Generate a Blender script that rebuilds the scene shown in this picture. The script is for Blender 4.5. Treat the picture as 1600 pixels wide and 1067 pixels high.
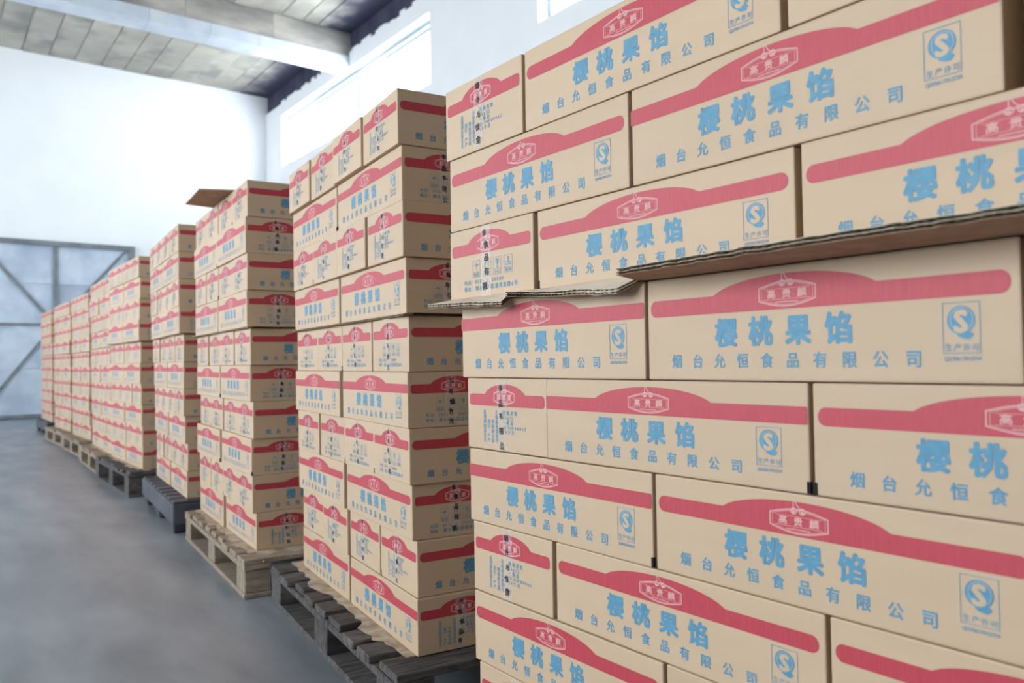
import bpy, math, random
from mathutils import Matrix, Vector
random.seed(7)
SC = bpy.context.scene
COL = SC.collection
for o in list(bpy.data.objects):
    bpy.data.objects.remove(o)

# ------------------------------------------------------------------ camera
EYE = 0.852
ROT = ((0.7969610529, -0.0032175446, -0.6040221251),
       (-0.6038448210, -0.0290498319, -0.7965723692),
       (-0.0149837341, 0.9995727861, -0.0250944823))
cd = bpy.data.cameras.new('camera')
cam = bpy.data.objects.new('camera', cd)
COL.objects.link(cam)
M = Matrix(ROT).to_4x4()
M.translation = (0, 0, EYE)
cam.matrix_world = M
cd.sensor_fit = 'HORIZONTAL'; cd.sensor_width = 36.0; cd.lens = 27.455
cd.clip_start = 0.02; cd.clip_end = 200
cd.dof.use_dof = True; cd.dof.focus_distance = 1.55; cd.dof.aperture_fstop = 4.5
SC.camera = cam

# ------------------------------------------------------------------ world, lights, exposure
wd = bpy.data.worlds.new('world'); SC.world = wd; wd.use_nodes = True
bg = wd.node_tree.nodes['Background']
bg.inputs[0].default_value = (0.86, 0.93, 1.0, 1); bg.inputs[1].default_value = 5.0
wd.cycles.sampling_method = 'NONE'
SC.view_settings.view_transform = 'Standard'; SC.view_settings.look = 'None'
SC.view_settings.exposure = 0.0; SC.view_settings.gamma = 1.0
SC.view_settings.use_curve_mapping = False
SC.cycles.max_bounces = 7; SC.cycles.diffuse_bounces = 4; SC.cycles.glossy_bounces = 2; SC.cycles.transparent_max_bounces = 8; SC.cycles.caustics_reflective = False; SC.cycles.caustics_refractive = False

XL, XR, YB, YF, ZC = -4.8, 5.617, -11.0, 15.6, EYE + 5.44      # room
WALL = 0.26
WIN_R = [(9.19, 14.76), (1.25, 6.82)]                          # high strip windows on the right wall
WZ0, WZ1 = EYE + 3.86, EYE + 4.86
WIN_L_ASSUMED = [(10.0, 15.0), (4.2, 9.2), (-0.9, 3.4)]                 # tall windows assumed in the unseen left wall, added for side light
LZ0, LZ1 = 0.9, 3.7

def area(name, loc, rot, sx, sy, power, col=(0.93, 0.97, 1.0), spread=180):
    l = bpy.data.lights.new(name, 'AREA'); l.shape = 'RECTANGLE'; l.size = sx; l.size_y = sy
    l.energy = power; l.color = col; l.spread = math.radians(spread)
    o = bpy.data.objects.new(name, l); o.location = loc; o.rotation_euler = rot; COL.objects.link(o)
    return o
for (a, b) in WIN_R:   # daylight entering each right-hand window
    area('window_or_added_side_light', (XR + WALL + 0.02, (a + b) / 2, (WZ0 + WZ1) / 2), (0, math.radians(90), 0), WZ1 - WZ0, b - a, 240)
for (a, b) in WIN_L_ASSUMED:   # added side light through each assumed left-hand window
    area('window_or_added_side_light', (XL - WALL - 0.02, (a + b) / 2, (LZ0 + LZ1) / 2), (0, math.radians(-90), 0), LZ1 - LZ0, b - a, 210)

# ------------------------------------------------------------------ helpers
def srgb(r, g, b):
    f = lambda c: (c / 255 / 12.92) if c / 255 <= 0.04045 else ((c / 255 + 0.055) / 1.055) ** 2.4
    return (f(r), f(g), f(b), 1)

def mat(name, c1, c2=None, scale=8.0, rough=0.8, bump=0.0, detail=4.0, stretch=(1, 1, 1), rand=0.0, spec=0.3,
        metal=0.0, lo=0.35, hi=0.65, c3=None, scale3=2.0):
    m = bpy.data.materials.new(name); m.use_nodes = True
    nt = m.node_tree; n = nt.nodes; k = nt.links
    p = n['Principled BSDF']
    p.inputs['Roughness'].default_value = rough
    p.inputs['Metallic'].default_value = metal
    p.inputs['Specular IOR Level'].default_value = spec
    tc = n.new('ShaderNodeTexCoord'); mp = n.new('ShaderNodeMapping'); mp.inputs['Scale'].default_value = stretch
    k.new(tc.outputs['Object'], mp.inputs['Vector'])
    nz = n.new('ShaderNodeTexNoise'); nz.inputs['Scale'].default_value = scale; nz.inputs['Detail'].default_value = detail
    oi = n.new('ShaderNodeObjectInfo')
    va = n.new('ShaderNodeVectorMath'); va.operation = 'ADD'
    mu = n.new('ShaderNodeVectorMath'); mu.operation = 'SCALE'; mu.inputs[3].default_value = 30.0
    cb = n.new('ShaderNodeCombineXYZ')
    for i in range(3): k.new(oi.outputs['Random'], cb.inputs[i])
    k.new(cb.outputs[0], mu.inputs[0]); k.new(mp.outputs[0], va.inputs[0]); k.new(mu.outputs[0], va.inputs[1])
    k.new(va.outputs[0], nz.inputs['Vector'])
    cr = n.new('ShaderNodeValToRGB')
    cr.color_ramp.elements[0].position = lo; cr.color_ramp.elements[1].position = hi
    cr.color_ramp.elements[0].color = c1; cr.color_ramp.elements[1].color = c2 or c1
    k.new(nz.outputs['Fac'], cr.inputs[0])
    col = cr.outputs[0]
    if c3:
        n3 = n.new('ShaderNodeTexNoise'); n3.inputs['Scale'].default_value = scale3; n3.inputs['Detail'].default_value = 6
        k.new(va.outputs[0], n3.inputs['Vector'])
        r3 = n.new('ShaderNodeValToRGB'); r3.color_ramp.elements[0].position = 0.5; r3.color_ramp.elements[1].position = 0.68
        k.new(n3.outputs['Fac'], r3.inputs[0])
        mx = n.new('ShaderNodeMix'); mx.data_type = 'RGBA'
        k.new(r3.outputs[0], mx.inputs[0]); k.new(col, mx.inputs[6]); mx.inputs[7].default_value = c3
        col = mx.outputs[2]
    if rand:
        hs = n.new('ShaderNodeHueSaturation')
        mr = n.new('ShaderNodeMapRange'); mr.inputs[3].default_value = 1 - rand; mr.inputs[4].default_value = 1 + rand
        k.new(oi.outputs['Random'], mr.inputs[0]); k.new(mr.outputs[0], hs.inputs['Value'])
        k.new(col, hs.inputs['Color']); col = hs.outputs[0]
    k.new(col, p.inputs['Base Color'])
    if bump:
        bp = n.new('ShaderNodeBump'); bp.inputs['Strength'].default_value = bump; bp.inputs['Distance'].default_value = 0.01
        k.new(nz.outputs['Fac'], bp.inputs['Height']); k.new(bp.outputs[0], p.inputs['Normal'])
    return m

def clear_mat(name, tint, amount, rough):
    m = bpy.data.materials.new(name); m.use_nodes = True
    nt = m.node_tree; n = nt.nodes; k = nt.links
    n.remove(n['Principled BSDF'])
    t = n.new('ShaderNodeBsdfTransparent'); t.inputs[0].default_value = tint
    g = n.new('ShaderNodeBsdfPrincipled'); g.inputs['Base Color'].default_value = (0.8, 0.83, 0.86, 1); g.inputs['Roughness'].default_value = rough
    g.inputs['Specular IOR Level'].default_value = 0.8
    if rough > .1:      # crinkled tape
        nz = n.new('ShaderNodeTexNoise'); nz.inputs['Scale'].default_value = 60
        tc = n.new('ShaderNodeTexCoord'); k.new(tc.outputs['Object'], nz.inputs['Vector'])
        bp = n.new('ShaderNodeBump'); bp.inputs['Strength'].default_value = 0.35; bp.inputs['Distance'].default_value = 0.004
        k.new(nz.outputs['Fac'], bp.inputs['Height']); k.new(bp.outputs[0], g.inputs['Normal'])
    mx = n.new('ShaderNodeMixShader'); mx.inputs[0].default_value = amount
    k.new(t.outputs[0], mx.inputs[1]); k.new(g.outputs[0], mx.inputs[2])
    k.new(mx.outputs[0], n['Material Output'].inputs[0])
    return m

KRAFT1, KRAFT2 = srgb(190, 163, 134), srgb(193, 166, 137)
M_card = mat('kraft_cardboard', KRAFT1, KRAFT2, 5, 0.55, 0.05, 5, (1, 1, 5), rand=0.03, spec=0.45)
M_cardin = mat('raw_cardboard', srgb(162, 132, 106), srgb(178, 150, 124), 30, 0.85, 0.15, 4)
M_liner = mat('sheet_liner', srgb(206, 190, 170), srgb(220, 206, 188), 20, 0.85, 0.1, 4)
M_paper = mat('frayed_paper', srgb(160, 140, 118), srgb(196, 180, 160), 25, 0.9, 0.4, 5)
M_flute = mat('flute_paper', srgb(190, 178, 160), srgb(205, 194, 176), 30, 0.9)
M_red = mat('red_print', srgb(173, 52, 64), srgb(181, 60, 72), 120, 0.5, 0, 3, (4, 1, .3), spec=0.5)
M_blue = mat('blue_print', srgb(78, 132, 160), srgb(88, 142, 168), 90, 0.55, spec=0.45)
M_bluethin = mat('thin_blue_print', srgb(100, 140, 164), srgb(116, 152, 172), 90, 0.65, spec=0.3)
M_embl = mat('emblem_print', srgb(208, 156, 152), srgb(214, 164, 158), 90, 0.6, spec=0.3)
M_black = mat('black_print', srgb(22, 22, 26), srgb(34, 34, 38), 90, 0.5)
M_tape = clear_mat('clear_tape', (1, 1, 1, 1), 0.13, 0.14)
M_slot = mat('corner_slot', srgb(26, 26, 34), srgb(36, 34, 38), 40, 0.9)
M_wooddark = mat('weathered_wood', srgb(66, 62, 62), srgb(104, 98, 94), 6, 0.85, 0.4, 6, (3, 30, 8), rand=0.22, c3=srgb(50, 46, 46), scale3=3)
M_woodlight = mat('pale_wood', srgb(132, 116, 100), srgb(164, 148, 130), 6, 0.85, 0.3, 6, (3, 30, 8), rand=0.14, c3=srgb(112, 96, 80), scale3=3)
M_plastic = mat('black_plastic', srgb(52, 54, 62), srgb(74, 77, 86), 8, 0.5, 0.05, rand=0.05, spec=0.4)
M_floor = mat('concrete_floor', srgb(108, 114, 120), srgb(152, 157, 162), 6.0, 0.36, 0.05, 8, (1.0, .3, 1), spec=0.5, c3=srgb(112, 118, 125), scale3=1.1, lo=.25, hi=.75)
M_wall = mat('white_plaster', srgb(238, 240, 243), srgb(241, 243, 246), 2.0, 0.9, 0.03, 6)
M_slab = mat('ceiling_concrete', srgb(150, 146, 140), srgb(184, 179, 168), 1.1, 0.95, 0.1, 10, (1, 1, 1), rand=0.09, c3=srgb(138, 135, 131), scale3=1.7, lo=.3, hi=.7)
def dark_edge(m, x0, x1, col):
    """mixes the colour darker towards the side wall with a blotchy border"""
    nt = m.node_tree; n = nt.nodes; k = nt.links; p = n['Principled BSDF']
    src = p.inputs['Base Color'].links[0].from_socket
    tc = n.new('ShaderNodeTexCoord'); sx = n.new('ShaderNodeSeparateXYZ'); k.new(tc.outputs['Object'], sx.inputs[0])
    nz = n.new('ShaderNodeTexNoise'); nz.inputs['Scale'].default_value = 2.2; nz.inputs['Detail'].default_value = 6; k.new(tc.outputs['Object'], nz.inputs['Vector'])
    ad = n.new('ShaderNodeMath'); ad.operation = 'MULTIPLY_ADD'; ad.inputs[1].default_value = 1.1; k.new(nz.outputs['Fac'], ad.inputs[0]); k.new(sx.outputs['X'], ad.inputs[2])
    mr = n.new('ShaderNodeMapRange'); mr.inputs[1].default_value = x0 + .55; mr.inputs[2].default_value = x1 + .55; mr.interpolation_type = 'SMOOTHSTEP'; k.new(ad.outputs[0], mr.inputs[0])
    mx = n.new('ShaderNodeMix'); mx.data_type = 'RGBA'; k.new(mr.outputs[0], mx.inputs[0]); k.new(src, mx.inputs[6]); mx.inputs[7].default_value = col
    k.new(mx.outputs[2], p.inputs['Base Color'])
dark_edge(M_slab, 4.75, 5.45, srgb(62, 64, 82))
M_slabdark = mat('shaded_concrete', srgb(56, 60, 80), srgb(76, 79, 96), 3.0, 0.95, 0.2, 6)  # bare ring beam concrete, shade on it painted in as a darker colour
M_beam = mat('beam_concrete', srgb(150, 146, 142), srgb(196, 190, 182), 2.5, 0.95, 0.15, 8, (0.6, 1, 2), rand=0.10, lo=.3, hi=.7, c3=srgb(132, 128, 128), scale3=1.0)
M_beamlow = mat('painted_concrete', srgb(196, 204, 216), srgb(214, 220, 228), 3.0, 0.9, 0.05, 6, rand=0.05)
M_steel = mat('galvanised_sheet', srgb(176, 190, 208), srgb(206, 217, 230), 2.5, 0.5, 0.05, 8, (1, 1, 1), rand=0.05, metal=0.15, spec=0.5, c3=srgb(164, 178, 198), scale3=1.2)
M_bar = mat('grey_steel_bar', srgb(112, 120, 126), srgb(136, 142, 146), 6, 0.6, metal=0.2)
M_frame = mat('white_window_frame', srgb(150, 166, 174), srgb(160, 174, 182), 4, 0.4)
M_glass = clear_mat('window_glass', (0.97, 0.99, 1, 1), 0.04, 0.03)

class MB:
    """collects vertices and faces for one mesh"""
    def __init__(s): s.v = []; s.f = []; s.m = []
    def quad(s, a, b, c, d, mi=0):
        i = len(s.v); s.v += [a, b, c, d]; s.f.append((i, i + 1, i + 2, i + 3)); s.m.append(mi)
    def poly(s, pts, mi=0):
        i = len(s.v); s.v += list(pts); s.f.append(tuple(range(i, i + len(pts)))); s.m.append(mi)
    def box(s, x0, y0, z0, x1, y1, z1, mi=0):
        i = len(s.v)
        s.v += [(x0, y0, z0), (x1, y0, z0), (x1, y1, z0), (x0, y1, z0), (x0, y0, z1), (x1, y0, z1), (x1, y1, z1), (x0, y1, z1)]
        for q in ((0, 3, 2, 1), (4, 5, 6, 7), (0, 1, 5, 4), (1, 2, 6, 5), (2, 3, 7, 6), (3, 0, 4, 7)):
            s.f.append(tuple(i + a for a in q)); s.m.append(mi)
    def bar(s, a, b, w, t, up=(0, 1, 0)):
        """rectangular bar from a to b: width w across, thickness t along up"""
        a = Vector(a); b = Vector(b); u = Vector(up).normalized(); d = (b - a).normalized(); n = d.cross(u).normalized()
        i = len(s.v)
        for p in (a, b):
            for q in ((-1, -1), (1, -1), (1, 1), (-1, 1)):
                s.v.append(tuple(p + n * (q[0] * w / 2) + u * (q[1] * t / 2)))
        for q in ((0, 1, 2, 3), (7, 6, 5, 4), (0, 4, 5, 1), (1, 5, 6, 2), (2, 6, 7, 3), (3, 7, 4, 0)):
            s.f.append(tuple(i + e for e in q)); s.m.append(0)
    def mesh(s, name, *mats):
        me = bpy.data.meshes.new(name); me.from_pydata(s.v, [], s.f); me.update()
        for m_ in mats: me.materials.append(m_)
        if len(mats) > 1: me.polygons.foreach_set('material_index', s.m)
        return me

def bevelled(me, w, seg=2):
    import bmesh
    bm = bmesh.new(); bm.from_mesh(me)
    bmesh.ops.remove_doubles(bm, verts=bm.verts, dist=1e-6)
    bmesh.ops.recalc_face_normals(bm, faces=bm.faces)
    bmesh.ops.bevel(bm, geom=list(bm.edges), offset=w, segments=seg, profile=0.6, affect='EDGES')
    bm.to_mesh(me); bm.free(); me.update()
    return me

def link(name, data, parent=None, loc=(0, 0, 0), rz=0.0, scale=None, **props):
    o = bpy.data.objects.new(name, data); COL.objects.link(o)
    o.location = loc; o.rotation_euler = (0, 0, rz)
    if scale: o.scale = scale
    if parent: o.parent = parent
    for k_, v_ in props.items(): o[k_] = v_
    return o

# ------------------------------------------------------------------ room shell
def struct(name, mb, m, label, parent=None):
    o = link(name, mb.mesh(name, m), parent)
    if parent is None: o['kind'] = 'structure'; o['label'] = label
    return o

b = MB(); b.box(XL - WALL, YB - WALL, -0.2, XR + WALL, YF + WALL, 0.0)
struct('floor', b, M_floor, 'smooth grey concrete warehouse floor')

b = MB(); b.box(XL - WALL, YF, 0, XR + WALL, YF + WALL, ZC + .3)
struct('wall_far', b, M_wall, 'bright white plaster end wall above the steel door')
b = MB(); b.box(XL - WALL, YB - WALL, 0, XR + WALL, YB, ZC + .3)
struct('wall_back', b, M_wall, 'white plaster wall behind the camera')

def wall_with_windows(name, x0, x1, wins, z0, z1, label, ztop):
    b = MB(); y = YB
    for (a, c) in sorted(wins):
        b.box(x0, y, 0, x1, a, ztop); b.box(x0, a, 0, x1, c, z0); b.box(x0, a, z1, x1, c, ztop); y = c
    b.box(x0, y, 0, x1, YF, ztop)
    return struct(name, b, M_wall, label)
PLZ = EYE + 5.10
wr = wall_with_windows('wall_right', XR, XR + WALL, WIN_R, WZ0, WZ1, 'white plaster side wall with high strip windows', PLZ)
# ragged upper edge of the plaster and the bare shade-toned ring beam above it
b = MB(); y = YB
while y < YF:
    y2 = min(YF, y + random.uniform(.08, .22)); h = random.uniform(-.02, .05) + .05 * (YF - y) / 10
    b.box(XR + .002, y, PLZ - .05, XR + .05, y2, PLZ + h); y = y2
link('plaster_edge', b.mesh('plaster_edge', M_wall), wr)
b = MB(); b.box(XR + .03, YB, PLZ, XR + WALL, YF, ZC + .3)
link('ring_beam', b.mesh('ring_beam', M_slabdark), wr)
wall_with_windows('wall_left', XL - WALL, XL, WIN_L_ASSUMED, LZ0, LZ1, 'white plaster side wall with assumed tall windows', ZC + .3)

def window(i, x, a, c, z0, z1, label, splits):
    r = link('window_%d' % i, None, None, (x, a, z0), kind='structure', label=label)
    w = c - a; h = z1 - z0; f = .06; t = .05
    b = MB(); b.box(-t / 2, 0, 0, t / 2, w, f); b.box(-t / 2, 0, h - f, t / 2, w, h); b.box(-t / 2, 0, f, t / 2, f, h - f); b.box(-t / 2, w - f, f, t / 2, w, h - f)
    link('window_frame', b.mesh('window_frame', M_frame), r)
    ys = [f] + list(splits) + [w - f]
    for s_ in splits:
        b = MB(); b.box(-t / 2, s_ - .04, f, t / 2, s_ + .04, h - f); link('mullion', b.mesh('mullion', M_frame), r)
    for p0, p1 in zip(ys[:-1], ys[1:]):
        b = MB(); b.box(-.004, p0 + .002, f, .004, p1 - .002, h - f); link('pane', b.mesh('pane', M_glass), r)
        b = MB(); e = .045   # sliding sash rail
        b.box(-.03, p0 + .06, h - f - .09, -.012, (p0 + p1) / 2 + .3, h - f - .03); link('sash_rail', b.mesh('sash_rail', M_frame), r)
window(1, XR + .17, *WIN_R[0], WZ0, WZ1, 'long white framed strip window high on the right wall', [2.51])
window(2, XR + .17, *WIN_R[1], WZ0, WZ1, 'strip window high on the right wall above the nearest stack', [2.8])
for i, wv in enumerate(WIN_L_ASSUMED):
    window(3 + i, XL - .17, *wv, LZ0, LZ1, 'assumed white framed window for side light in the unseen left wall, %s' % ('nearest the steel door', 'in the middle', 'beside the nearest stack')[i], [1.5, 3.0])

# ceiling: precast slabs lie on the beams; each slab is a piece
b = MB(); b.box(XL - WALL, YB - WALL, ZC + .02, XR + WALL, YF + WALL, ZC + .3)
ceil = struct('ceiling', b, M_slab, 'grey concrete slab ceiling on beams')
joints = [XL, -4.35, -3.93, -3.5, -3.1, -2.68, -2.26, -1.85, -1.43, -1.02, -.62, -.2, .2, .6, .98, 1.37, 1.77, 2.16, 2.58, 2.96, 3.32, 3.73, 4.13, 4.47, 4.80, 5.07]
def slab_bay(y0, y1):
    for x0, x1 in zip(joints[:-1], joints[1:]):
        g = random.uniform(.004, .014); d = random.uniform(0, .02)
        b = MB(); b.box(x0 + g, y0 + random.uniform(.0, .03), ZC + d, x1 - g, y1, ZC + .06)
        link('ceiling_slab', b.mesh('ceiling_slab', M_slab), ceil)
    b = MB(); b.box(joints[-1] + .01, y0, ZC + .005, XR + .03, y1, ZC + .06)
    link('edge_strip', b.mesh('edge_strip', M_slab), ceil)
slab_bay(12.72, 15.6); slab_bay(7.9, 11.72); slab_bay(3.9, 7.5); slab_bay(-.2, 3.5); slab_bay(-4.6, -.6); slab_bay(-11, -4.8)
xs = [XL, -2.9, -1.1, .45, 1.30, 2.35, 3.5, 4.6, XR]
for x0, x1 in zip(xs[:-1], xs[1:]):      # infill strip between the slab ends and the beam
    b = MB(); b.box(x0 + .006, 12.12, ZC + random.uniform(-.02, .01), x1 - .006, 12.70, ZC + .06)
    link('infill_strip', b.mesh('infill_strip', M_beam), ceil)
def beam(y0, y1, main):
    r = link('trim_1', None, None, (0, (y0 + y1) / 2, ZC - .57), kind='structure', label='concrete roof beam crossing under the ceiling slabs')
    w = (y1 - y0) / 2
    xs = [XL, -3.1, -1.0, .8, 2.56, 3.4, 4.12, XR + .03]
    zz = [0, .19, .58]
    for i, (x0, x1) in enumerate(zip(xs[:-1], xs[1:])):
        b = MB(); b.box(x0 + .002, -w, 0, x1 - .002, w, .18); link('beam_soffit_segment', b.mesh('beam_soffit_segment', M_beamlow), r)
    xs = [XL, -2.2, -.2, 1.3, 3.05, 4.35, XR + .03]
    for x0, x1 in zip(xs[:-1], xs[1:]):
        b = MB(); b.box(x0 + .002, -w + .012, .182, x1 - .002, w - .012, .575); link('beam_segment', b.mesh('beam_segment', M_beam), r)
beam(11.72, 12.12, True); 
for yy, wh in ((7.7, 'beyond the high window gap'), (3.7, 'over the third stack'), (-.4, 'above the camera')):
    b = MB(); b.box(XL, yy - .2, ZC - .57, XR, yy + .2, ZC + .02); struct('trim_2', b, M_beam, 'plain concrete roof beam ' + wh)

# steel double door in the far wall
door = link('door_1', None, None, (0, YF, 0), kind='structure', label='pale blue steel double door with diagonal braces')
DX0, DX1, DXC, DZ = .69, 3.05, 1.87, EYE + 2.12
seams = [0.02, .85, 1.62, 2.3, DZ]
for xa, xb in ((DX0, DXC), (DXC, DX1)):
    for za, zb in zip(seams[:-1], seams[1:]):
        b = MB(); b.box(xa + .004, -.05, za + .002, xb - .004, -.03, zb - .002)
        link('steel_sheet', bevelled(b.mesh('steel_sheet', M_steel), .003, 1), door)
def dbar(name, a, c, w, y=-.065, t=.035):
    b = MB(); b.bar((a[0], y, a[1]), (c[0], y, c[1]), w, t); link(name, b.mesh(name, M_bar), door)
dbar('lintel', (DX0 - .12, DZ + .035), (DX1 + .08, DZ + .035), .08, -.06, .09)
dbar('jamb', (DX1 + .035, 0), (DX1 + .035, DZ), .09, -.06, .08); dbar('jamb', (DX0 - .05, 0), (DX0 - .05, DZ), .09, -.06, .08)
MZ = EYE + .75
for xa, xb in ((DX0 + .03, DXC - .03), (DX1 - .03, DXC + .03)):
    dbar('mid_rail', (xa, MZ), (xb, MZ), .04)
    dbar('brace', (xa + (.05 if xa < xb else -.05), DZ - .03), (xb, MZ + .03), .045); dbar('brace', (xa, .04), (xb, MZ - .03), .045)
    dbar('bottom_rail', (xa, .04), (xb, .04), .06)
dbar('meeting_stile', (DXC, .02), (DXC, DZ), .07)

# ------------------------------------------------------------------ carton prints (flat print on the faces)
GL = {}
def glyph(ch):
    if ch in GL: return GL[ch]
    cu = bpy.data.curves.new('glyph', 'FONT'); cu.body = ch; cu.dimensions = '2D'; cu.fill_mode = 'FRONT'; cu.resolution_u = 2
    o = bpy.data.objects.new('glyph', cu); COL.objects.link(o)
    dg = bpy.context.evaluated_depsgraph_get(); dg.update()
    me = bpy.data.meshes.new_from_object(o.evaluated_get(dg))
    GL[ch] = ([(v.co.x, v.co.y) for v in me.vertices], [tuple(p.vertices) for p in me.polygons])
    bpy.data.objects.remove(o); bpy.data.curves.remove(cu); bpy.data.meshes.remove(me)
    return GL[ch]
class P2(MB):
    """flat print in the plane of a face: u to the right, v up, lift in fractions of a millimetre"""
    def pt(s, u, v, lift): return (u, -lift, v)
    def char(s, ch, u, v, em, bold=0.0, lift=0.0, mi=0, n=8, sx=1.0, rot=0.0):
        vs, fs = glyph(ch)
        offs = [(0, 0)] + [(bold * em * math.cos(2 * math.pi * i / n), bold * em * math.sin(2 * math.pi * i / n)) for i in range(n)] if bold else [(0, 0)]
        c_, s_ = math.cos(rot), math.sin(rot)
        for k_, (dx, dy) in enumerate(offs):
            i = len(s.v)
            for x, y in vs:
                X, Y = (x - .5) * sx, y - .38
                s.v.append(s.pt(u + (X * c_ - Y * s_ + .5 * sx) * em + dx, v + (X * s_ + Y * c_ + .46) * em + dy, lift + k_ * 2e-6))
            for f in fs: s.f.append(tuple(i + a for a in f)); s.m.append(mi)
    def text(s, t, u, v, em, pitch, **k_):
        for ch in t:
            if ch not in ' ': s.char(ch, u, v, em, **k_)
            u += pitch if ord(ch) > 0x2000 else pitch * .62
    def stroke(s, pts, w, lift=0.0, mi=0, closed=False):
        n = len(pts)
        for i in range(n if closed else n - 1):
            (x0, y0), (x1, y1) = pts[i], pts[(i + 1) % n]
            d = math.hypot(x1 - x0, y1 - y0) or 1e-9
            nx, ny = -(y1 - y0) / d * w / 2, (x1 - x0) / d * w / 2; ex, ey = (x1 - x0) / d * w * .3, (y1 - y0) / d * w * .3
            s.poly([s.pt(x0 - ex + nx, y0 - ey + ny, lift + i * 1e-7), s.pt(x0 - ex - nx, y0 - ey - ny, lift + i * 1e-7), s.pt(x1 + ex - nx, y1 + ey - ny, lift + i * 1e-7), s.pt(x1 + ex + nx, y1 + ey + ny, lift + i * 1e-7)], mi)
    def disc(s, u, v, a, b_, lift=0.0, mi=0, n=24, rot=0.0):
        s.poly([s.pt(u + a * math.cos(t) * math.cos(rot) - b_ * math.sin(t) * math.sin(rot), v + a * math.cos(t) * math.sin(rot) + b_ * math.sin(t) * math.cos(rot), lift) for t in [2 * math.pi * i / n for i in range(n)]], mi)
    def flat(s, pts, lift=0.0, mi=0): s.poly([s.pt(u, v, lift) for u, v in pts], mi)

L, W, H = .516, .256, .140
def band(u0, u1, v0, v1, dl, dr, dt, rnd=.011, r2=None):
    pts = []; r2 = rnd if r2 is None else r2
    for i in range(7):
        t = math.pi / 2 + math.pi / 2 * i / 6; pts.append((u0 + r2 + r2 * math.cos(t), v1 - rnd + rnd * math.sin(t)))
    for i in range(7):
        t = math.pi + math.pi / 2 * i / 6; pts.append((u0 + r2 + r2 * math.cos(t), v0 + rnd + rnd * math.sin(t)))
    for i in range(7):
        t = -math.pi / 2 + math.pi / 2 * i / 6; pts.append((u1 - r2 + r2 * math.cos(t), v0 + rnd + rnd * math.sin(t)))
    for i in range(7):
        t = math.pi / 2 * i / 6; pts.append((u1 - r2 + r2 * math.cos(t), v1 - rnd + rnd * math.sin(t)))
    c, a = (dl + dr) / 2, (dr - dl) / 2 * 1.06; e = math.sqrt(1 - (1 / 1.06) ** 2); hh = (dt - v1) / (1 - e)
    n = 24
    for i in range(n + 1):
        u = dr + (dl - dr) * i / n
        pts.append((u, v1 + hh * (math.sqrt(max(0, 1 - ((u - c) / a) ** 2)) - e)))
    p = P2(); p.flat(pts); return p
def emblem(cx, cy, w, h):
    p = P2()
    def outline(k_):
        a, hh = w / 2 * k_, h / 2 * (k_ if k_ == 1 else k_ * .96); s_ = hh * .52
        top = [(cx - a + 2 * a * i / 12, cy + s_ + (hh - s_) * math.sin(math.pi * i / 12)) for i in range(13)]
        bot = [(cx + a - 2 * a * i / 12, cy - s_ - (hh - s_) * math.sin(math.pi * i / 12)) for i in range(13)]
        return top + bot
    p.stroke(outline(1), .0017, closed=True); p.stroke(outline(.91), .0007, 1e-5, closed=True)
    q = w / .083
    p.stroke([(cx - w * .40, cy + h * .20), (cx + w * .40, cy + h * .20)], .0005, 1e-5); p.stroke([(cx - w * .40, cy - h * .22), (cx + w * .40, cy - h * .22)], .0006, 1e-5)
    p.stroke([(cx - w * .2, cy - h * .33), (cx + w * .2, cy - h * .33)], .0012, 1e-5)
    for i, ch in enumerate('高贵麟'):
        p.char(ch, cx + (i - 1) * w * .27 - .0068 * q, cy - .0052, .0115, .025, 2e-5, n=4, sx=1.18 * q)
    for sx in (-1, 1):                      # pair of cherries with a stalk
        t = [(cx + sx * .0062 * q + .0042 * q * math.cos(a), cy + h * .43 + .0036 * math.sin(a)) for a in [2 * math.pi * i / 12 for i in range(12)]]
        p.stroke(t, .0014, 3e-5, closed=True); p.disc(cx + sx * .0065 * q, cy + h * .38, .0024 * q, .0016, 3e-5)
    y = cy + h * .5
    p.stroke([(cx + .003 * q, y + .001), (cx - .001 * q, y + .005), (cx - .0035 * q, y + .0095)], .0013, 4e-5)
    p.stroke([(cx - .006 * q, y + .001), (cx - .0065 * q, y + .005), (cx - .0062 * q, y + .0095), (cx - .0035 * q, y + .0102)], .0013, 4e-5)
    return p
me_band_long = band(.007, .507, .087, .110, .126, .364, .130).mesh('long_band', M_red)
me_band_long2 = band(-.0015, .5145, .087, .110, .126, .364, .130, .004, .002).mesh('long_band_wide', M_red)
me_band_end = band(.008, .249, .086, .109, .062, .192, .1285, .007).mesh('end_band', M_red)
me_emb_long = emblem(.244, .1055, .083, .030).mesh('emblem_long', M_embl)
me_emb_end = emblem(.126, .1035, .066, .028).mesh('emblem_end', M_embl)
p = P2()
for i, ch in enumerate('樱桃果馅'): p.char(ch, .128 + i * .0562, .0445, .0375, .04, n=10)
me_name_long = p.mesh('product_name', M_blue)
p = P2()
for i, ch in enumerate('烟台允恒食品有限公司'): p.char(ch, .0475 + i * .0387, .0165, .0195, .022, n=4)
me_firm_long = p.mesh('company_name', M_blue)
p = P2()
p.stroke([(.438, .0305), (.476, .0305), (.476, .081), (.438, .081)], .0008, closed=True, mi=1)
p.disc(.457, .0635, .0145, .0145); p.disc(.460, .0475, .0075, .0026, 1e-6, rot=-.25); p.disc(.4615, .0505, .0085, .003, 2e-6, rot=-.3)
p.disc(.4575, .0640, .0118, .0122, 2.5e-5, 2); p.disc(.4575, .0640, .0112, .0116, 5e-5, 0)
p.char('S', .4495, .0495, .030, .045, 9e-5, 2, n=8, sx=1.05)
for i, ch in enumerate('生产许可'): p.char(ch, .4395 + i * .0092, .0325, .0082, .01, mi=1, n=4)
for i, ch in enumerate('QS370617012734'): p.char(ch, .4385 + i * .00272, .0225, .0058, .02, mi=1, n=4)
me_qmark = p.mesh('quality_mark', M_blue, M_bluethin, M_card)
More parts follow.
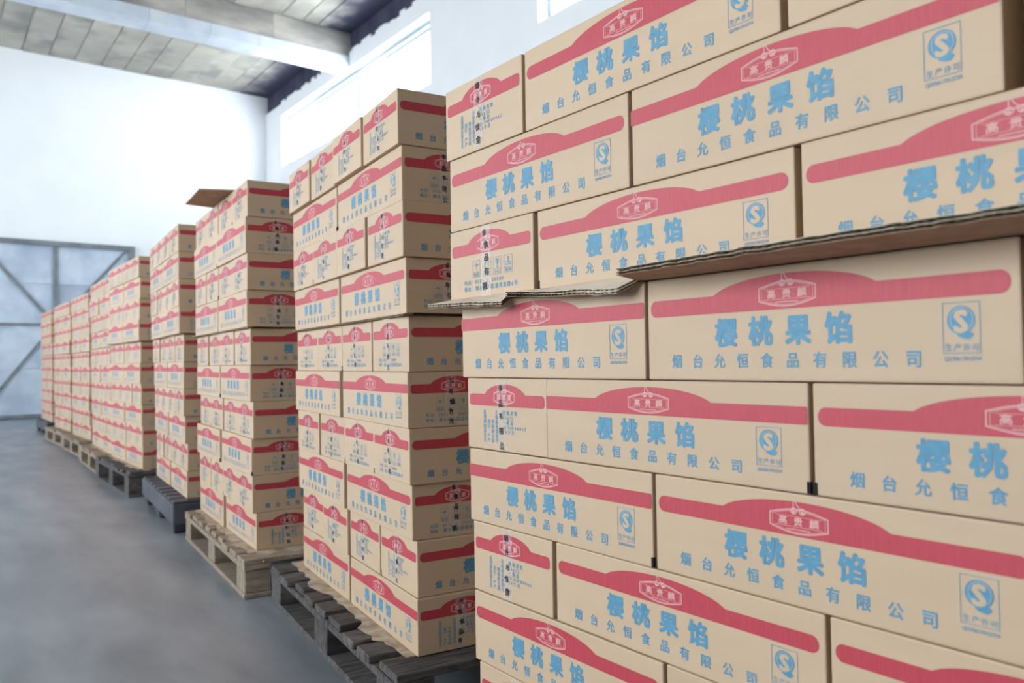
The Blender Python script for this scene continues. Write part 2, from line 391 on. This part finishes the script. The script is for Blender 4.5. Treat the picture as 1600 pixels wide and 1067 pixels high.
# end with the product data
p = P2()
rows = [('品  名', '樱桃果馅'), ('规  格', '5kgX2'), ('质量等级', '一级品'), ('执行标准', 'Q/YHF0006S'), ('保 质期', '18个月'), ('生产日期', ''), ('生产批号', '')]
for r, (a, c) in enumerate(rows):
    v = .0700 - r * .0092
    lab = list(a) if len(a) == 4 else [a[0], ' ', a[2], a[3]] if False else list(a.ljust(4))
    for i, ch in enumerate(lab):
        if ch != ' ': p.char(ch, .056 + i * .0135, v, .0092, .025, n=4)
    p.char(':', .112, v, .0092)
    p.text(c, .121, v, .0092, .0122, bold=.025, n=4)
me_spec = p.mesh('end_data_lettering', M_bluethin)
# end with handling marks and the address
p = P2()
for k_ in range(4):
    u = .077 + k_ * .0325
    p.stroke([(u, .040), (u + .023, .040), (u + .023, .073), (u, .073)], .0006, closed=True)
    p.stroke([(u, .0505), (u + .023, .0505)], .0005)
    for j, ch in enumerate(('怕雨', '向上', '小心', '堆码')[k_]): p.char(ch, u + .002 + j * .0098, .0412, .0092, .01, n=4)
    c = u + .0115
    if k_ == 0:
        p.flat([(c - .007 + .014 * i / 8, .0625 + .0055 * math.sin(math.pi * i / 8)) for i in range(9)]); p.stroke([(c, .0625), (c, .054), (c + .002, .053)], .0008)
    elif k_ == 1:
        for s_ in (-.0045, .0045):
            p.stroke([(c + s_, .053), (c + s_, .064)], .0016); p.flat([(c + s_ - .003, .064), (c + s_ + .003, .064), (c + s_, .070)])
    elif k_ == 2:
        p.flat([(c - .0045, .070), (c + .0045, .070), (c + .004, .062), (c + .001, .059), (c - .001, .059), (c - .004, .062)]); p.stroke([(c, .06), (c, .053)], .0012); p.stroke([(c - .004, .053), (c + .004, .053)], .001)
    else:
        p.char('5', c - .003, .060, .0125, .03, n=4, sx=1.1); p.stroke([(c - .008, .0595), (c + .008, .0595)], .0012); p.stroke([(c - .007, .0555), (c + .007, .0555)], .0028)
p.text('电话：0535-6', .048, .0265, .0105, .0118, bold=.02, n=4); p.text('20089', .137, .0265, .0105, .0118, bold=.02, n=4)
p.text('地址：烟台福山区蓬莱东路6号', .048, .0135, .0105, .0122, bold=.02, n=4)
me_addr = p.mesh('end_address_lettering', M_bluethin)
def tape_mesh(seed):
    r = random.Random(seed); p = P2(); n = 8; w = .031
    for i in range(n):
        v0, v1 = H * i / n, H * (i + 1) / n
        l0, l1 = r.uniform(.0002, .0011), r.uniform(.0002, .0011)
        p.poly([p.pt(.104, v0, l0 + 8e-5), p.pt(.104 + w, v0, l1 + 8e-5), p.pt(.104 + w, v1, l1 + 8e-5), p.pt(.104, v1, l0 + 8e-5)])
    q = P2(); t = '烟台允恒食品有限公司'; o = r.randrange(10); v = H - r.uniform(0, .014); k_ = 0
    while v > .016:
        e = r.uniform(.0125, .0165)
        q.char(t[(o + k_) % 10], .111 + r.uniform(-.003, .004), v - e, e, .022, .0014, n=4, sx=r.uniform(.8, 1.0), rot=r.uniform(-.3, .3)); v -= r.uniform(.022, .029); k_ += 1
    return p.mesh('tape', M_tape), q.mesh('tape_lettering', M_black)
TAPES = [tape_mesh(i) for i in range(6)]

b = MB(); b.box(0, 0, 0, L, W, H)
me_body = bevelled(b.mesh('carton_body', M_card), .0028, 2)
b = MB()   # little open slot where the flaps meet at a bottom corner
b.box(-.0006, -.0006, .001, .0042, .0042, .016); me_slot = b.mesh('corner_slot', M_slot)

def add_long(root, side, detail, wide=False):
    loc, rz = ((0, -.0005, 0), 0) if side == 0 else ((L, W + .0005, 0), math.pi)
    bd = link('printed_band', me_band_long2 if wide else me_band_long, root, loc, rz)
    link('product_name', me_name_long, root, loc, rz); link('company_name', me_firm_long, root, loc, rz)
    if detail > 0:
        link('emblem', me_emb_long, bd, (0, -.0003, 0))
        link('quality_mark', me_qmark, root, loc, rz)
def add_end(root, end, detail):
    loc, rz = ((-.0005, W, 0), -math.pi / 2) if end == 0 else ((L + .0005, 0, 0), math.pi / 2)
    bd = link('printed_band', me_band_end, root, loc, rz)
    link('lettering', me_spec if end == 0 else me_addr, root, loc, rz)
    tp, tl = random.choice(TAPES)
    t = link('sealing_tape', tp, root, loc, rz)
    if detail > 0:
        link('emblem', me_emb_end, bd, (0, -.0003, 0))
        link('tape_lettering', tl, t)
NCART = 0
def carton(loc, rz, scale, label, group, longs=(), ends=(), detail=1, wide=False):
    global NCART; NCART += 1
    r = link('carton', None, None, loc, rz, scale, label=label, category='carton', group=group)
    link('body', me_body, r)
    for s_ in longs: add_long(r, s_, detail, wide)
    for e_ in ends: add_end(r, e_, detail)
    if detail > 0 and random.random() < .45:
        c = random.choice([(0, 0, 0, 0), (L, 0, 0, math.pi / 2), (L, W, 0, math.pi), (0, W, 0, -math.pi / 2)])
        link('corner_slot', me_slot, r, c[:3], c[3])
    return r

ORD = ['top', 'second', 'third', 'fourth', 'fifth', 'sixth', 'seventh', 'eighth', 'ninth', 'bottom']
STK = {1: 'nearest', 2: 'second', 3: 'third', 4: 'fourth', 5: 'fifth', 6: 'sixth', 7: 'seventh', 8: 'eighth', 9: 'farthest'}
core = MB()      # cartons packed out of sight inside the stacks
def core_box(T, x0, y0, z0, x1, y1, z1):
    i = len(core.v); c = MB(); c.box(x0 + .003, y0 + .003, z0, x1 - .003, y1 - .003, z1 - .001)
    core.v += [tuple(T @ Vector(v)) for v in c.v]; core.f += [tuple(i + a for a in f) for f in c.f]; core.m += c.m

POS4 = ['nearest the camera', 'second from near corner', 'third from near corner', 'at far corner']
def build_stack(k, near, yaw, base, top, length, lean, detail):
    sc = length / 1.05
    yr = math.radians(yaw); rnd = random.Random(100 + k)
    rh = (top - base - .006) / 10
    for row in range(10):                       # row 0 on top
        z = base + rh * (9 - row) + (.006 if row < 4 else 0)
        f = (4.5 - row) / 4.5
        off = rnd.uniform(-.007, .007) + lean * f
        offy = rnd.uniform(-.008, .008)
        T = Matrix.Translation((near[0], near[1], 0)) @ Matrix.Rotation(-yr, 4, 'Z')
        def put(lx, ly, rot, **kw):
            p_ = T @ Vector((lx, ly, z)); j = rnd.uniform(-.004, .004)
            return carton(p_, rot - yr + j, (sc, sc, (rh - .0006) / H), group='cartons on the %s pallet stack' % STK[k], detail=detail, **kw)
        lay = '%s layer of the %s stack' % (ORD[row] + (' layer' if False else ''), STK[k])
        Wp, Lp = length / 4, length / 2
        wside = row % 2 == 0
        if wside:
            for j in range(4):
                flip = {2: row in (4, 6), 3: row in (4, 6), 4: row in (4,)}.get(k, rnd.random() < .5)
                dy = offy + rnd.uniform(-.003, .003); dx = off + rnd.uniform(-.004, .004)
                lab = 'carton, taped end to aisle, %s, %s' % (POS4[j], lay)
                lg = ((0,) if not flip else (1,)) if j == 0 else ()
                if not flip: put(dx, j * Wp + dy, 0, label=lab, longs=lg, ends=(0,))
                else: put(dx + L * sc, j * Wp + W * sc + dy, math.pi, label=lab, longs=lg, ends=(1,))
                core_box(T, .54 * sc + .02, j * Wp, z, 2 * Lp, (j + 1) * Wp, z + rh)
        else:
            for j in range(2):
                flip = (row == 9) if k in (2, 3) else rnd.random() < .3
                dy = offy + rnd.uniform(-.003, .003) + (-.004 if j == 0 else .006); dx = off + rnd.uniform(-.004, .004)
                lab = 'carton, long printed side to aisle, %s half, %s' % (('near', 'far')[j], lay)
                if not flip: put(dx, (j + 1) * Lp + dy, -math.pi / 2, label=lab, longs=(0,), ends=(1,) if j == 0 else (), wide=rnd.random() < .25)
                else: put(dx + W * sc, j * Lp + dy + .006, math.pi / 2, label=lab, longs=(1,), ends=(0,) if j == 0 else (), wide=rnd.random() < .25)
            if k <= 5:
                put(Wp + .012 + max(off, 0), Lp + offy, -math.pi / 2, label='carton behind the near corner one, taped end forward, %s' % lay, ends=(1,))
            else: core_box(T, Wp + .02, 0, z, 2 * Wp, Lp, z + rh)
            core_box(T, Wp + .03, Lp, z, 2 * Wp + .01, 2 * Lp, z + rh)
            for c in (2, 3):
                for j in range(2): core_box(T, c * Wp + .03, j * Lp, z, (c + 1) * Wp + .03, (j + 1) * Lp, z + rh)
    return T

STACKS = {
    2: ((.943, 1.658), 7.0, .143, 1.522, 1.02, -.017, 1),
    3: ((1.005, 2.987), 5.0, .144, 1.566, 1.05, -.010, 1),
    4: ((1.080, 4.239), 5.0, .167, 1.589, 1.05, -.024, 1),
    5: ((1.167, 5.646), 0.0, .171, 1.593, 1.05, -.010, 0),
    6: ((1.205, 6.880), 1.5, .160, 1.582, 1.05, -.006, 0),
    7: ((1.294, 8.430), 0.0, .153, 1.575, 1.05, -.008, 0),
    8: ((1.313, 9.735), -1.5, .155, 1.577, 1.05, -.006, 0),
    9: ((1.335, 11.45), 0.0, .165, 1.590, 1.05, -.006, 0)}
TR = {k: build_stack(k, *v) for k, v in STACKS.items()}

# nearest stack: rows measured one by one (offsets along the aisle in metres, heights above the floor)
U = .9
rows1 = [  # z0, z1, [(far y, near y, kind)]
    (.476, .642, [(1.566, 1.270, 'W'), (1.262, .658, 'L'), (.646, .05, 'L')]),
    (.305, .4745, [(1.553, .968, 'L'), (.960, .367, 'L'), (.345, .05, 'W')]),
    (.144, .3035, [(1.552, 1.239, 'W'), (1.229, .642, 'L'), (.630, .05, 'L')]),
    (-.0355, .1345, [(1.507, .936, 'L'), (.932, .357, 'L'), (.345, .05, 'W')]),
    (-.1945, -.037, [(1.492, 1.208, 'W'), (1.2065, .628, 'L'), (.622, .05, 'L')]),
    (-.357, -.196, [(1.481, .926, 'L'), (.921, .345, 'L'), (.335, .05, 'W')]),
    (-.511, -.3585, [(1.473, 1.198, 'W'), (1.187, .611, 'L'), (.604, .05, 'L')]),
    (-.666, -.5125, [(1.469, .909, 'L'), (.904, .335, 'L'), (.325, .05, 'W')]),
    (-.825, -.6675, [(1.455, 1.175, 'W'), (1.165, .600, 'L'), (.590, .03, 'L')])]
rnd = random.Random(3)
for row, (z0, z1, cs) in enumerate(rows1):
    za, zb = z0 * U + EYE, z1 * U + EYE
    for i, (ya, yb, kd) in enumerate(cs):
        ya *= U; yb *= U; ln = ya - yb - .0005; x = U + rnd.uniform(-.002, .002)
        lay = '%s layer of the nearest stack' % ORD[row]
        pos = ('at far end', 'in the middle', 'at near end')[i]
        if kd == 'L':
            carton((x, ya, za), -math.pi / 2, (ln / L, 1, (zb - za) / H), 'carton, long printed side out, %s, %s' % (pos, lay), 'cartons on the nearest stack', longs=(0,), wide=(row, i) in ((1, 1), (3, 0), (4, 1), (5, 0)))
        else:
            flip = row in (2,)
            s_ = (1, ln / W, (zb - za) / H)
            if not flip: carton((x, yb, za), 0, s_, 'carton, taped end out, %s, %s' % (pos, lay), 'cartons on the nearest stack', ends=(0,))
            else: carton((x + L, ya, za), math.pi, s_, 'carton, taped end out, %s, %s' % (pos, lay), 'cartons on the nearest stack', ends=(1,))
    T = Matrix.Identity(4)
    yf, yn = cs[0][0] * U, cs[-1][1] * U
    n = 5
    for c in range(3):
        for j in range(2): core_box(T, U + .54 + c * .265, yn + j * (yf - yn) / 2, za, U + .54 + (c + 1) * .265, yn + (j + 1) * (yf - yn) / 2, zb)
    for (ya, yb, kd) in cs:
        if kd == 'L': core_box(T, U + .265, yb * U, za, U + .53, ya * U, zb)
link('carton', core.mesh('carton', M_card), kind='stuff', label='brown cartons packed behind the outer rows of the pallet stacks', category='carton')

# ------------------------------------------------------------------ corrugated sheets
def corrugated(name, label, outer, inner, depth, th=.0075, layers=2, pitch=.0075, seed=0, group='cardboard sheets between carton layers'):
    """double-wall board: outer = ragged edge polyline, inner = where it meets the cartons, then `depth` further in"""
    r = random.Random(seed); o = link(name, None, None, outer[0], label=label, category='cardboard', group=group)
    base = Vector(outer[0])
    def samp(poly, t):
        ls = [(Vector(poly[i + 1]) - Vector(poly[i])).length for i in range(len(poly) - 1)]; d = t * sum(ls)
        for i, l in enumerate(ls):
            if d <= l or i == len(ls) - 1: return Vector(poly[i]).lerp(Vector(poly[i + 1]), min(1, d / l if l else 0))
            d -= l
    length = sum((Vector(outer[i + 1]) - Vector(outer[i])).length for i in range(len(outer) - 1))
    n = max(8, int(length / .012)); rag = [r.uniform(-.0035, .0035) for _ in range(n + 1)]
    def row(t, k_):
        A, B = samp(outer, t), samp(inner, t); d = (B - A).normalized()
        return A + d * (rag[k_] + .003), B, B + Vector((depth, 0, 0))
    for li in range(layers + 1):
        z = th * li / layers; b = MB(); rows_ = []
        for k_ in range(n + 1):
            A, B, C = row(k_ / n, k_); A = A + (A - B).normalized() * r.uniform(-.002, .003)
            rows_.append([A + Vector((0, 0, z)) - base, B + Vector((0, 0, z)) - base, C + Vector((0, 0, z)) - base])
        tt = .0006
        for k_ in range(n):
            for c in range(2):
                q = [rows_[k_][c], rows_[k_ + 1][c], rows_[k_ + 1][c + 1], rows_[k_][c + 1]]
                up = Vector((0, 0, tt))
                b.poly([tuple(x_ + up) for x_ in q]); b.poly([tuple(x_) for x_ in reversed(q)])
            b.poly([tuple(rows_[k_][0]), tuple(rows_[k_ + 1][0]), tuple(rows_[k_ + 1][0] + up), tuple(rows_[k_][0] + up)])
        link('liner', b.mesh('liner', M_liner if li else M_cardin), o)
    for li in range(layers):
        b = MB(); m_ = max(4, int(length / pitch)) * 2
        prev = None
        for k_ in range(m_ + 1):
            t = k_ / m_; A, B, C = row(t, min(n, int(t * n))); B2 = A.lerp(B, .8)
            z = th * li / layers + (.0008 if k_ % 2 else th / layers - .0004)
            a, c = A + Vector((0, 0, z)) - base, B2 + Vector((0, 0, z)) - base
            if prev: b.poly([tuple(prev[0]), tuple(a), tuple(c), tuple(prev[1])])
            prev = (a, c)
        link('flute', b.mesh('flute', M_flute), o)
    return o
Z1 = EYE + .1235
corrugated('cardboard_sheet', 'torn double-wall cardboard flap jutting out halfway up the right of the nearest stack',
           [(.813, .818, Z1 + .0005), (.800, .60, Z1 + .0015), (.795, .36, Z1 + .0025), (.79, .05, Z1 + .003)], [(.897, .852, Z1 - .001), (.897, .6, Z1 - .001), (.897, .3, Z1 - .001), (.897, .05, Z1 - .001)], .12, .0095, 2, .0105, seed=1)
corrugated('cardboard_sheet', 'short frayed cardboard flap drooping under the middle of the nearest stack',
           [(.856, 1.146, EYE + .1190), (.852, 1.03, EYE + .1090), (.858, .862, EYE + .1010)], [(.897, 1.20, Z1 - .002), (.897, 1.03, Z1 - .002), (.897, .842, Z1 - .002)], .10, .0085, 2, .0095, seed=2)
corrugated('cardboard_sheet', 'drooping cardboard corner sticking out at the left edge of the nearest stack',
           [(.850, 1.412, EYE + .1120), (.848, 1.30, EYE + .1080), (.858, 1.165, EYE + .1010)], [(.897, 1.405, Z1 - .002), (.897, 1.30, Z1 - .002), (.897, 1.185, Z1 - .002)], .10, .0085, 2, .0095, seed=3)
for k in (2, 3, 4, 5, 7):
    (near, yaw, base, top, length, lean, det) = STACKS[k]; T = TR[k]
    z = base + (top - base - .006) / 10 * 6 + .0004; r = random.Random(k)
    ys = [-.02 + i * (length + .03) / 6 for i in range(7)]
    outer = [tuple(T @ Vector((-.008 - r.uniform(0, .02), y, z - r.uniform(0, .003)))) for y in ys]
    inner = [tuple(T @ Vector((.012 + max(0, lean), y, z))) for y in ys]
    corrugated('cardboard_sheet', 'thin brown cardboard sheet between carton layers halfway up the %s stack' % STK[k], outer, inner, .2, .0045, 1, .009, seed=k)
# loose sheet overhanging the top of the third stack
zt = STACKS[3][3] + .002
b = MB(); pts = [(.936, 3.615), (.903, 3.285), (1.02, 3.235), (1.45, 3.19), (1.50, 3.58), (1.07, 3.63)]
i0 = len(pts)
b.poly([(x, y, zt) for x, y in reversed(pts)]); b.poly([(x, y, zt + .006) for x, y in pts])
for i in range(i0):
    p0, p1 = pts[i], pts[(i + 1) % i0]; b.quad((p0[0], p0[1], zt), (p1[0], p1[1], zt), (p1[0], p1[1], zt + .006), (p0[0], p0[1], zt + .006))
link('cardboard_sheet', b.mesh('cardboard_sheet', M_cardin), label='loose cardboard sheet overhanging the top of the third stack', category='cardboard', group='cardboard sheets between carton layers')

# ------------------------------------------------------------------ pallets
def wood_pallet(k, label, m, x0=-.09, y0=-.08, lx=1.15, ly=1.20, paper=True, front=0.0):
    T = TR[k]; base = STACKS[k][2]; yaw = STACKS[k][1]; rnd = random.Random(40 + k)
    o = link('pallet', None, None, T @ Vector((x0, y0, 0)), -math.radians(yaw), label=label, category='pallet', group='pallets under the carton stacks')
    hb = .018; ht = .020; hs = .020; hblk = base - hb - ht - hs - .003
    def piece(name, a, c, bv=.003):
        b = MB(); b.box(*a, *c); link(name, bevelled(b.mesh(name, m), bv, 1), o)
    for x in (0, lx / 2 - .05, lx - .10):        # bottom runners, blocks and stringer boards
        piece('bottom_board', (x + rnd.uniform(0, .01), 0, 0), (x + .10, ly, hb))
        for y in (0, ly / 2 - .07, ly - .13):
            piece('block', (x + .004, y + rnd.uniform(0, .01), hb), (x + .10 - rnd.uniform(0, .006), y + .13, hb + hblk))
        piece('stringer_board', (x, 0, hb + hblk), (x + .10, ly, hb + hblk + hs))
    n = 9; p = (ly - .02) / n
    for i in range(n):
        w = p * (.86 if i in (0, n - 1) else rnd.uniform(.62, .8)); e = rnd.uniform(-.012, .012)
        y = i * p + (0 if i == 0 else rnd.uniform(0, .02))
        piece('deck_board', (e, y, base - ht - .003), (lx + e, y + w, base - .003))
    if paper:          # frayed paper sheet under the lowest cartons
        b = MB(); N = 40; prev = None; pts = []
        for i in range(N + 1):
            y = .09 + (ly - .13) * i / N; x = -x0 - .004 - (rnd.uniform(.010, .040) if (i // 6) % 3 == 1 else rnd.uniform(0, .014)); pts.append((x, y, base - .0022 - rnd.uniform(0, .004)))
        for i in range(N):
            a, c = pts[i], pts[i + 1]
            b.quad(a, c, (lx - .1, c[1], base - .0022), (lx - .1, a[1], base - .0022)); b.quad((lx - .1, a[1], base - .0008), (lx - .1, c[1], base - .0008), (c[0] - .003, c[1], base - .0008), (a[0] - .003, a[1], base - .0008))
        if front:      # torn strip of the sheet hanging over the front board
            xs_ = [-x0 + .01 + i * .035 for i in range(20)]
            ed = [(x, .09 - front * rnd.uniform(.35, 1.1), base - .002) for x in xs_]; ed = [(x, y, z - max(0, -y) * .8) for x, y, z in ed]
            for i in range(19):
                b.quad((xs_[i], .10, base - .0012), (xs_[i + 1], .10, base - .0012), ed[i + 1], ed[i]); b.quad((xs_[i], .10, base - .0020), ed[i], ed[i + 1], (xs_[i + 1], .10, base - .0020))
        link('paper_sheet', b.mesh('paper_sheet', M_paper), o)
    return o
def plastic_pallet(k, label, x0=-.06, y0=-.06, lx=1.12, ly=1.17):
    T = TR[k]; base = STACKS[k][2]; yaw = STACKS[k][1]
    o = link('pallet', None, None, T @ Vector((x0, y0, 0)), -math.radians(yaw), label=label, category='pallet', group='pallets under the carton stacks')
    b = MB(); b.box(0, 0, base * .30, lx, ly, base - .014); link('deck_rim', bevelled(b.mesh('deck_rim', M_plastic), .008, 2), o)
    n = 9
    for i in range(n):
        y = .02 + i * (ly - .04) / n; b = MB(); b.box(.006, y, base - .014, lx - .006, y + (ly - .04) / n * .72, base - .001)
        link('deck_slat', bevelled(b.mesh('deck_slat', M_plastic), .003, 1), o)
    for x in (.0, lx / 2 - .07, lx - .15):
        for y in (.0, ly / 2 - .11, ly - .20):
            b = MB(); i = 0
            a = [(x, y), (x + .15, y), (x + .15, y + .2), (x, y + .2)]; c = [(x + .012, y + .045), (x + .138, y + .045), (x + .138, y + .155), (x + .012, y + .155)]
            v = [(q[0], q[1], base * .38) for q in a] + [(q[0], q[1], 0) for q in c]
            b.v = v; b.f = [(3, 2, 1, 0), (4, 5, 6, 7)] + [((i + 1) % 4, i, i + 4, (i + 1) % 4 + 4)[::-1] for i in range(4)]; b.m = [0] * 6
            link('foot', bevelled(b.mesh('foot', M_plastic), .012, 3), o)
    return o
wood_pallet(2, 'dark weathered wooden pallet under the second stack', M_wooddark, x0=-.075, y0=-.075)
wood_pallet(3, 'pale wooden pallet with chunky blocks under the third stack', M_woodlight, x0=-.055, y0=-.12, front=.115)
plastic_pallet(4, 'black plastic pallet with tapered feet under the fourth stack')
wood_pallet(5, 'dark wooden pallet with brown paper under the fifth stack', M_wooddark, front=.10)
wood_pallet(6, 'pale wooden pallet under the sixth stack', M_woodlight)
wood_pallet(7, 'pale wooden pallet with brown paper under the seventh stack', M_woodlight)
wood_pallet(8, 'pale wooden pallet under the eighth stack', M_woodlight)
plastic_pallet(9, 'black plastic pallet under the farthest stack')
TR[1] = Matrix.Translation((U, .03, 0)); STACKS[1] = ((U, .03), 0, EYE - .825 * U, 0, 0, 0, 1)
wood_pallet(1, 'wooden pallet under the nearest stack', M_woodlight, x0=.03, y0=-.02, lx=1.2, ly=1.3, paper=False)
